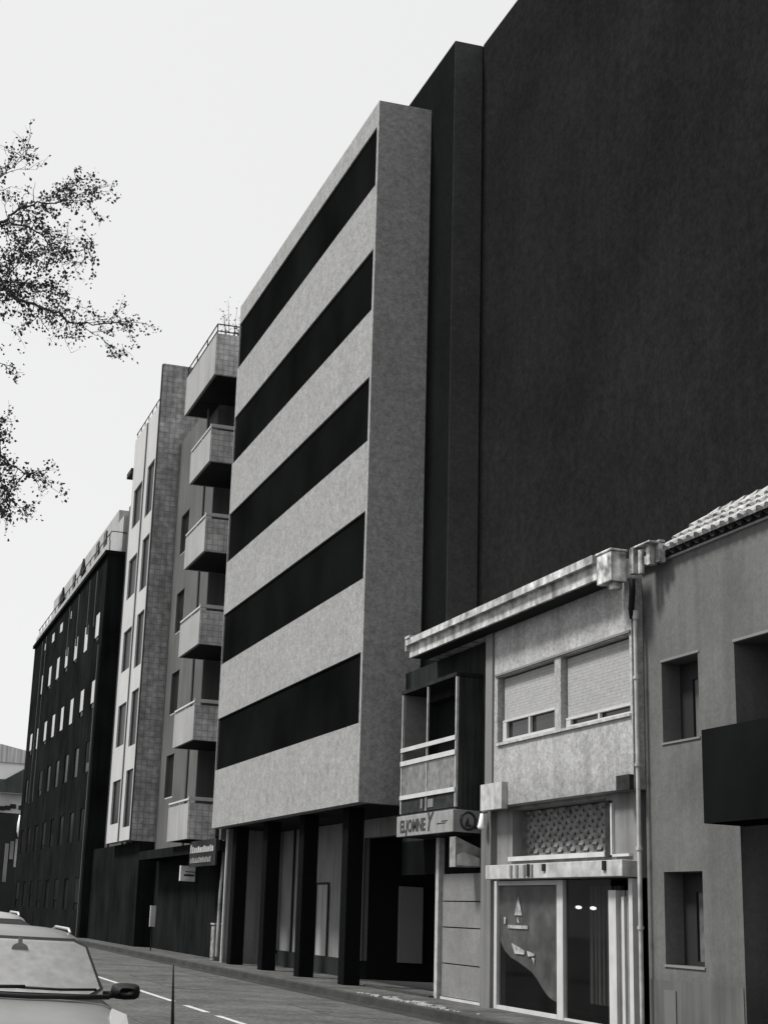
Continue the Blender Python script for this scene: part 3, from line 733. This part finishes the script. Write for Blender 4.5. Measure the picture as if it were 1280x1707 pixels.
for (x, z0, z1, v) in ((12.7, 4.4, 6.6, .3), (13.3, 2.2, 4.6, .16), (11.9, 3.2, 6.2, .22), (12.3, 5.0, 6.4, .2), (14.2, 1.0, 2.6, .2)):
    B('window', mat('far_pane', v, blotch=.3), F2, (x, x+.3, 118.94, 118.99, z0, z1))
ov = MB(); ov.tube([(12.95, 118.9, 6.7), (12.95, 118.9, 7.2), (12.95, 118.9, 7.8), (12.9, 118.9, 8.5)], [.1, .26, .26, .1], 10)
ov.build('oval_sign', m_farw, F2, smooth=True)
random.seed(21)

# ================================================================== street signs, cabinet, post
s1 = empty('box_sign', (11.2, 53.5, 2.7), 'small white projecting box sign under the tiled pier', 'sign')
B('sign_case', mat('sign_white', .62, blotch=.25, bscale=3), s1, (11.55, 12.1, 52.2, 52.35, 2.68, 3.22), bevel=.01)
B('sign_mark', m_ink, s1, (11.68, 12.06, 52.185, 52.199, 2.86, 2.93), (11.72, 12.1, 52.185, 52.199, 3.0, 3.03), one=True)
s2 = empty('fascia_sign', (11.3, 48, 3.2), 'long dim two-line fascia sign beneath the lowest tiled balcony', 'sign')
B('board', m_dado, s2, (11.28, 11.34, 46.0, 49.7, 3.1, 3.95))
B('lettering', mat('faded_letters', .30, blotch=.6, bscale=7), s2, *[(11.265, 11.279, 49.55-.28*k-.2, 49.55-.28*k, 3.55, 3.72+(.12 if k == 0 else 0)+.04*(k % 3 == 1)) for k in range(12)], one=True)
B('lettering', mat('faded_letters', .16, blotch=.6, bscale=7), s2, *[(11.265, 11.279, 49.5-.25*k-.19, 49.5-.25*k, 3.22, 3.37+.03*(k % 2)) for k in range(12)], one=True)
s3 = empty('banner_sign', (11.1, 55, 1), 'narrow upright pale sign low on the dark ground floor wall', 'sign')
B('panel', mat('banner_pale', .4, blotch=.2), s3, (11.1, 11.3, 54.9, 55.0, 1.02, 1.78))
B('post', m_dmetal, s3, (11.18, 11.22, 54.93, 54.97, .15, 1.02))
cb = empty('utility_cabinet', (11.8, 47, .15), 'grey weathered utility cabinet on the pavement past the white corner post', 'cabinet')
B('cabinet_body', mat('cabinet_grey', .14, blotch=.5, bscale=4), cb, (11.62, 11.98, 46.9, 47.35, .15, 1.26), bevel=.01)
B('cabinet_lid', mat('cabinet_lid', .3, blotch=.2), cb, (11.59, 12.01, 46.87, 47.38, 1.262, 1.31))
B('cabinet_door', mat('cabinet_door', .2, blotch=.5, bscale=6), cb, (11.605, 11.618, 46.94, 47.31, .25, 1.2))
dpp = MB(); dpp.tube([(11.62, 46.3, 4.2), (11.62, 46.3, 2.9), (11.6, 46.35, 2.2), (11.6, 46.4, .3)], .05, 8); dpp.tube([(11.9, 46.3, 4.2), (11.88, 46.3, .3)], .04, 8)
tag(dpp.build('drainpipe', mat('drainpipe_grey', .3, blotch=.5, bscale=2)), 'pair of pale drainpipes running down beside the white corner post', 'pipe')
ps = empty('marker_post', (3.9, 17.7, 0), 'thin black upright post standing in the near traffic lane', 'post')
MB().tube([(3.93, 17.7, 0), (3.93, 17.7, .3), (3.9, 17.7, .95)], [.028, .022, .007], 8).build('rod', m_dmetal, ps)
MB().tube([(3.93, 17.7, .004), (3.93, 17.7, .04)], [.16, .11], 14).build('foot', m_rub, ps)

# ================================================================== cars
def lerp(a, b, t): return a+(b-a)*t
def make_car(root, paint, sc=1.0, shade=True):
    """car in its own frame: front towards -Y, ground z=0. returns nothing, parts under root"""
    # stations: y, half width at sill/belt, z of shoulder (belt), z centre top, half width of top
    def P(name, mb, mt, parent=None, smooth=True, sub=0):
        me = bpy.data.meshes.new(name); me.from_pydata([(x*sc, y*sc, z*sc) for x, y, z in mb.v], [], mb.f)
        me.materials.append(mt)
        if smooth: me.polygons.foreach_set('use_smooth', [True]*len(me.polygons))
        o = bpy.data.objects.new(name, me); COL.objects.link(o); o.parent = parent or root
        if sub:
            wd = o.modifiers.new('weld', 'WELD'); wd.merge_threshold = .001
            s_ = o.modifiers.new('sub', 'SUBSURF'); s_.levels = sub; s_.render_levels = sub
        return o
    # lower body: cross sections along y
    st = [(-1.98, .60, .30, .50, .52), (-1.93, .72, .22, .60, .60), (-1.75, .80, .19, .69, .72), (-1.35, .835, .18, .76, .74), (-.93, .845, .18, .825, .74), (-.70, .85, .18, .86, .74),
          (.2, .85, .18, .88, .75), (1.2, .85, .18, .90, .74), (1.75, .82, .19, .92, .70), (1.92, .76, .24, .88, .62), (1.97, .68, .34, .72, .55)]
    body = MB(); rings = []
    for (y, hw, zl, zt, tw) in st:
        crown = .045
        ring = [(-hw*.93, y, zl), (-hw, y, lerp(zl, zt, .35)), (-hw, y, lerp(zl, zt, .72)), (-tw-.03, y, zt-.015), (-tw*.55, y, zt+crown*.75), (0, y, zt+crown),
                (tw*.55, y, zt+crown*.75), (tw+.03, y, zt-.015), (hw, y, lerp(zl, zt, .72)), (hw, y, lerp(zl, zt, .35)), (hw*.93, y, zl)]
        b0 = len(body.v); body.v += ring; rings.append([b0+i for i in range(len(ring))])
    n = 11
    for a, b in zip(rings, rings[1:]):
        for k in range(n):
            body.f.append((a[k], a[(k+1) % n], b[(k+1) % n], b[k]))
    body.f.append(tuple(rings[0][::-1])); body.f.append(tuple(rings[-1]))
    P('body', body, paint, sub=2)
    # greenhouse: belt ring -> roof
    cab = MB()
    def ringpts(z, yf, yr, hwf, hwr, bow):
        return [(-hwf, yf+bow, z), (-hwf*.5, yf+bow*.25, z), (0, yf, z), (hwf*.5, yf+bow*.25, z), (hwf, yf+bow, z),
                (lerp(hwf, hwr, .5)+.03, lerp(yf, yr, .5), z), (hwr, yr-bow*.6, z), (hwr*.5, yr, z), (-hwr*.5, yr, z), (-hwr, yr-bow*.6, z), (-lerp(hwf, hwr, .5)-.03, lerp(yf, yr, .5), z)]
    levels = [ringpts(.82, -.98, 1.72, .72, .70, .14), ringpts(1.05, -.70, 1.62, .68, .66, .12), ringpts(1.25, -.42, 1.48, .61, .60, .10), ringpts(1.33, -.24, 1.32, .54, .54, .08), ringpts(1.375, .05, 1.05, .34, .34, .05)]
    rr = []
    for L in levels:
        b0 = len(cab.v); cab.v += L; rr.append([b0+i for i in range(11)])
    for a, b in zip(rr, rr[1:]):
        for k in range(11): cab.f.append((a[k], a[(k+1) % 11], b[(k+1) % 11], b[k]))
    cab.f.append(tuple(rr[-1]))
    P('cabin', cab, paint, sub=2)
    # windscreen follows the cabin's front face, set proud, with black rim, pale panel and mirror behind
    def surf(u, t, push, hwb=.665, hwt=.555):      # u -1..1, t 0 base ..1 top
        z = lerp(.865, 1.275, t); y = lerp(-.985, -.42, t)+.03*t*(1-t)*-4*.12; hw = lerp(hwb, hwt, t)
        x = u*hw; bow = lerp(.135, .10, t)*(u*u)
        return (x, y+bow-.035-push, z+push*.8)
    def sheet(u0, u1, t0, t1, push, nu=12, nt=6, rnd=0, hwb=.665, hwt=.555):
        mb = MB(); idx = {}
        for i in range(nu+1):
            for j in range(nt+1):
                u = lerp(u0, u1, i/nu); t = lerp(t0, t1, j/nt)
                if rnd:
                    e = max(0, abs(u)-(1-rnd))/rnd
                    t = lerp(t, .5, .0) if e == 0 else t*(1-.0)-(t-.5)*.26*e*e
                idx[i, j] = len(mb.v); mb.v.append(surf(u, t, push, hwb, hwt))
        for i in range(nu):
            for j in range(nt): mb.f.append((idx[i, j], idx[i+1, j], idx[i+1, j+1], idx[i, j+1]))
        return mb
    P('windscreen_rim', sheet(-1, 1, -.02, 1.03, .012, rnd=.18, hwb=.683, hwt=.572), m_rub)
    if shade: P('screen_panel', sheet(-.985, .985, .02, .96, .018, rnd=.18), m_screen)
    ws = P('windscreen', sheet(-.985, .985, .02, .96, .034, rnd=.18), m_wind)
    mm = MB(); q = surf(0, .80, .024)
    for (dx, dz) in ((0, 0),):
        ring = [(.062*math.cos(2*math.pi*k/16)*1.1, q[1]-.002, q[2]-.02+.045*math.sin(2*math.pi*k/16)) for k in range(16)]
        mm.prism(ring, (0, -.012, .01)); mm.box(-.018, .018, q[1]-.01, q[1]+.0, q[2]+.02, q[2]+.075)
    P('rear_view_mirror', mm, mat('mirror_grey', .2, rough=.5), smooth=False)
    # wipers
    wp = MB(); wp.tube([surf(-.05, .03, .06), surf(.45, .015, .06), surf(.9, .03, .06)], .011, 6); wp.tube([surf(-.9, .03, .06), surf(-.45, .015, .06), surf(.02, .035, .065)], .014, 6)
    P('wipers', wp, m_rub)
    cw = MB(); cw.tube([surf(-1.05, -.06, .04), surf(-.5, -.09, .05), surf(0, -.1, .05), surf(.5, -.09, .05), surf(1.05, -.06, .04)], .02, 8); P('cowl_grille', cw, m_rub)
    for s in (-1, 1):
        mr = MB(); c = Vector((s*.885, -.52, .90))
        pts = []
        for (dy, w_, h_) in ((-.07, .06, .03), (-.045, .115, .055), (0, .125, .068), (.03, .12, .062)):
            pts.append([(c.x+.03*s+w_*math.copysign(abs(math.cos(2*math.pi*k/12))**.6, math.cos(2*math.pi*k/12)), c.y+dy, c.z+h_*math.copysign(abs(math.sin(2*math.pi*k/12))**.6, math.sin(2*math.pi*k/12))) for k in range(12)])
        ids = []
        for r in pts: b0 = len(mr.v); mr.v += r; ids.append([b0+i for i in range(12)])
        for a, b in zip(ids, ids[1:]):
            for k in range(12): mr.f.append((a[k], a[(k+1) % 12], b[(k+1) % 12], b[k]))
        mr.f.append(tuple(ids[0])); mr.f.append(tuple(ids[-1]))
        mr.tube([(s*.73, -.5, .86), (s*.86, -.52, .875)], [.035, .028], 8)
        P('door_mirror', mr, m_rub)
        # side windows
        sw = MB(); sw.prism([(s*.735, -.42, .90), (s*.735, 1.35, .90), (s*.63, 1.2, 1.23), (s*.60, -.1, 1.24)][::s], (s*.012, 0, .006)); P('side_window', sw, m_cglass, smooth=False)
        pl = MB(); pl.box(s*.70-.012, s*.70+.012, .42, .50, .9, 1.22); 
        for yy in (.33, 1.1): 
            pl2 = MB(); pl2.box(s*.865-.012, s*.865+.012, yy-.08, yy+.08, .74, .765); P('door_handle', pl2, m_rub, smooth=False)
        # lamps
        hl = MB(); hl.prism([(s*.56, -1.83, .60), (s*.74, -1.78, .56), (s*.775, -1.30, .735), (s*.66, -1.28, .775)][::s], (s*.012, -.01, .035)); P('headlight', hl, m_lens, smooth=False)
        tl = MB(); tl.prism([(s*.60, 1.93, .55), (s*.74, 1.90, .55), (s*.72, 1.88, .85), (s*.60, 1.91, .85)], (0, .05, 0)); P('tail_light', tl, m_dpanel, smooth=False)
        for yy in (-1.28, 1.22):
            ty = MB(); R0 = .29
            ty.tube([(s*.66, yy, R0), (s*.69, yy, R0), (s*.83, yy, R0), (s*.86, yy, R0)], [R0-.04, R0, R0, R0-.04], 28)
            w_ = P('wheel', ty, m_rub)
            rm = MB(); rm.tube([(s*.862, yy, R0), (s*.868, yy, R0)], [.19, .18], 20)
            for k in range(5):
                a = 2*math.pi*k/5; rm.tube([(s*.872, yy+.03*math.cos(a), R0+.03*math.sin(a)), (s*.875, yy+.17*math.cos(a), R0+.17*math.sin(a))], .022, 6)
            P('rim', rm, m_chrome, w_)
    fb = MB(); fb.box(-.42, .42, -2.0, -1.97, .40, .50); P('grille', fb, m_rub, smooth=False)
    fb = MB(); fb.box(-.26, .26, -2.03, -2.005, .30, .40); P('number_plate', fb, m_plate, smooth=False)
    rr_ = MB(); rr_.tube([(.50, .05, 1.335), (.50, .15, 1.365), (.49, .9, 1.37), (.49, 1.1, 1.34)], .014, 6); rr_.tube([(-.50, .05, 1.335), (-.50, .15, 1.365), (-.49, .9, 1.37), (-.49, 1.1, 1.34)], .014, 6)
    P('roof_rail', rr_, m_chrome)
car = empty('parked_car', (1.43, 12.95, 0), 'pale silver hatchback nearest the camera, a mirror showing through its windscreen', 'car', 'parked cars')
make_car(car, m_car)
car2 = empty('parked_car', (1.62, 18.9, 0), 'grey car parked directly behind the silver hatchback', 'car', 'parked cars')
make_car(car2, m_car2, 1.06, shade=False)

# ================================================================== street tree, leaning over from the left pavement
Tr = empty('street_tree', (-1.1, 14.6, .15), 'thin-leaved street tree at the left edge, twiggy limbs against the white sky', 'tree')
random.seed(44)
trunk = MB(); limbs = MB(); twigs = MB(); leaves = MB()
base = Vector((-1.1, 14.6, .15))
tp = [base, base+Vector((.03, .05, 1.2)), base+Vector((.12, .0, 2.6)), base+Vector((.1, .12, 4.0)), base+Vector((.25, .1, 5.6)), base+Vector((.2, .25, 7.3)), base+Vector((.35, .2, 8.9)), base+Vector((.3, .3, 10.2))]
trunk.tube(tp, [.19, .155, .14, .125, .10, .075, .05, .02], 12)
def smooth_path(pts, n=4):
    out = []
    P_ = [Vector(p) for p in pts]
    for i in range(len(P_)-1):
        p0 = P_[max(i-1, 0)]; p1 = P_[i]; p2 = P_[i+1]; p3 = P_[min(i+2, len(P_)-1)]
        for k in range(n):
            t = k/n
            out.append(.5*((2*p1)+(p2-p0)*t+(2*p0-5*p1+4*p2-p3)*t*t+(3*p1-p0-3*p2+p3)*t**3))
    out.append(P_[-1]); return out
def leaf(q, s):
    u = Vector([random.gauss(0, 1) for _ in range(3)]).normalized(); w_ = Vector([random.gauss(0, 1) for _ in range(3)])
    v_ = u.cross(w_)
    if v_.length < 1e-3: return
    v_ = v_.normalized()*s*.42; nn = u.cross(v_).normalized()*s*.15; u = u*s
    leaves.face([q, q+u*.35+v_+nn, q+u, q+u*.35-v_+nn]) if False else (leaves.face([q, q+u*.4+v_+nn, q+u]), leaves.face([q, q+u, q+u*.4-v_+nn]))
def twig(p, d, ln, dens, depth=0):
    pts = [p]; n = 5; cur = Vector(p); dd = Vector(d).normalized()
    for i in range(n):
        dd = (dd+Vector([random.gauss(0, .22) for _ in range(3)])+Vector((0, 0, -.03))).normalized()
        cur = cur+dd*ln/n; pts.append(cur.copy())
    r0 = .0055 if depth == 0 else .003
    twigs.tube(pts, [r0*(1-.75*i/n) for i in range(n+1)], 4, cap=False)
    for i in range(1, n+1):
        if depth == 0 and random.random() < .55:
            e = (dd+Vector([random.gauss(0, .8) for _ in range(3)])).normalized()
            twig(pts[i], e, ln*random.uniform(.3, .55), dens, 1)
    # leaves come in small clusters
    for i in range(1, n+1):
        if random.random() < dens*.6:
            c = pts[i]+Vector([random.gauss(0, .02) for _ in range(3)])
            for _ in range(random.choice((1, 2, 3, 4, 5))): leaf(c+Vector([random.gauss(0, .028) for _ in range(3)]), random.uniform(.02, .05))
def limb(pts, r0, r1, dens=.7, sp=.10, tl=.55, start=.25):
    path = smooth_path(pts, 5)
    path = [p+Vector([random.gauss(0, .012) for _ in range(3)]) for p in path]
    n = len(path)
    limbs.tube(path, [.72*lerp(r0, r1, (i/(n-1))**.8) for i in range(n)], 7)
    for i in range(1, n):
        f = i/(n-1)
        if f < start: continue
        seg = (path[i]-path[i-1]).length; cnt = seg/sp*1.35
        k = int(cnt)+(1 if random.random() < cnt-int(cnt) else 0)
        d = (path[i]-path[i-1]).normalized()
        for _ in range(k):
            e = (d*.9+Vector([random.gauss(0, .75) for _ in range(3)])).normalized()
            twig(path[i].lerp(path[i-1], random.random()), e, tl*random.uniform(.35, 1.0)*(1.1-.35*f), dens)
# limbs seen in the photograph
t3, t4, t5, t6 = tp[3], tp[4], tp[5], tp[6]
limb([t5, (-.1, 14.4, 8.0), (.45, 14.4, 8.35), (.79, 14.5, 8.62), (.93, 14.5, 8.78), (1.18, 14.5, 8.93), (1.40, 14.5, 8.98), (1.74, 14.5, 9.2)], .045, .004, .8, .085, .5)
limb([(.79, 14.5, 8.62), (1.1, 14.55, 8.66), (1.38, 14.6, 8.52), (1.62, 14.6, 8.48), (1.9, 14.6, 8.62)], .018, .003, .8, .075, .5, 0)
limb([(.45, 14.4, 8.35), (.6, 14.2, 8.8), (.85, 14.2, 9.15), (1.0, 14.3, 9.4)], .012, .003, .6, .09, .55, .1)
limb([(1.18, 14.5, 8.93), (1.35, 14.6, 9.12), (1.6, 14.6, 9.3), (1.72, 14.6, 9.42)], .006, .002, .8, .1, .3, .1)
limb([t4, (-.2, 14.6, 6.9), (.35, 14.5, 7.6), (.87, 14.5, 7.86), (1.10, 14.5, 7.76), (1.46, 14.5, 7.70), (1.66, 14.5, 7.60), (1.95, 14.5, 7.65), (2.36, 14.5, 7.71)], .05, .004, .8, .09, .5)
limb([(1.75, 14.5, 7.60), (1.95, 14.5, 7.48), (2.16, 14.5, 7.34)], .007, .003, .7, .2, .3, .2)
limb([(.35, 14.5, 7.6), (.7, 14.8, 8.05), (1.05, 14.8, 8.1), (1.35, 14.7, 7.98), (1.6, 14.7, 7.8)], .02, .004, .9, .06, .5, .15)
limb([(.87, 14.5, 7.86), (1.05, 14.3, 8.15), (1.25, 14.3, 8.35), (1.5, 14.3, 8.35)], .012, .003, .9, .08, .45, 0)
limb([t3, (-.3, 14.5, 5.3), (.4, 14.5, 6.15), (.85, 14.5, 6.35), (1.05, 14.5, 6.05), (1.2, 14.5, 5.92), (1.45, 14.5, 5.86)], .045, .004, .9, .07, .5)
limb([(.85, 14.5, 6.35), (1.0, 14.6, 5.95), (1.15, 14.6, 5.62), (1.3, 14.6, 5.5)], .012, .003, .9, .09, .4, 0)
limb([t4, (-.2, 14.5, 6.6), (.4, 14.4, 7.0), (.8, 14.4, 7.05), (1.02, 14.4, 6.95)], .03, .003, .7, .12, .35)
limb([(.35, 14.5, 7.6), (.75, 14.3, 8.0), (.95, 14.3, 8.25), (1.1, 14.3, 8.2)], .015, .003, .9, .07, .4, .1)
limb([(.4, 14.5, 6.15), (.8, 14.6, 5.9), (1.0, 14.6, 5.7), (1.15, 14.6, 5.45)], .02, .003, .9, .08, .4, .3)
# rest of the crown, mostly outside the frame
for k in range(20):
    a = random.uniform(1.9, 5.4) if k % 4 else random.uniform(-.9, 1.2)
    bi = random.choice((3, 4, 4, 5, 5, 6)); s0 = tp[bi]; ln = random.uniform(1.4, 2.7)*(1 if bi < 6 else .6)
    if -1.2 < a < 1.3: ln = min(ln, 1.3)
    d = Vector((math.cos(a), math.sin(a), random.uniform(.15, .9)))
    limb([s0, s0+d*ln*.35, s0+d*ln*.7+Vector((0, 0, .1)), s0+d*ln+Vector((0, 0, -.1))], .035, .004, .75, .13, .6)
trunk.build('trunk', m_bark, Tr, smooth=True); limbs.build('limbs', m_bark, Tr, smooth=True)
twigs.build('twigs', m_bark, Tr); leaves.build('crown', m_leaf, Tr)
print('leaf faces', len(leaves.f), 'twig faces', len(twigs.f))
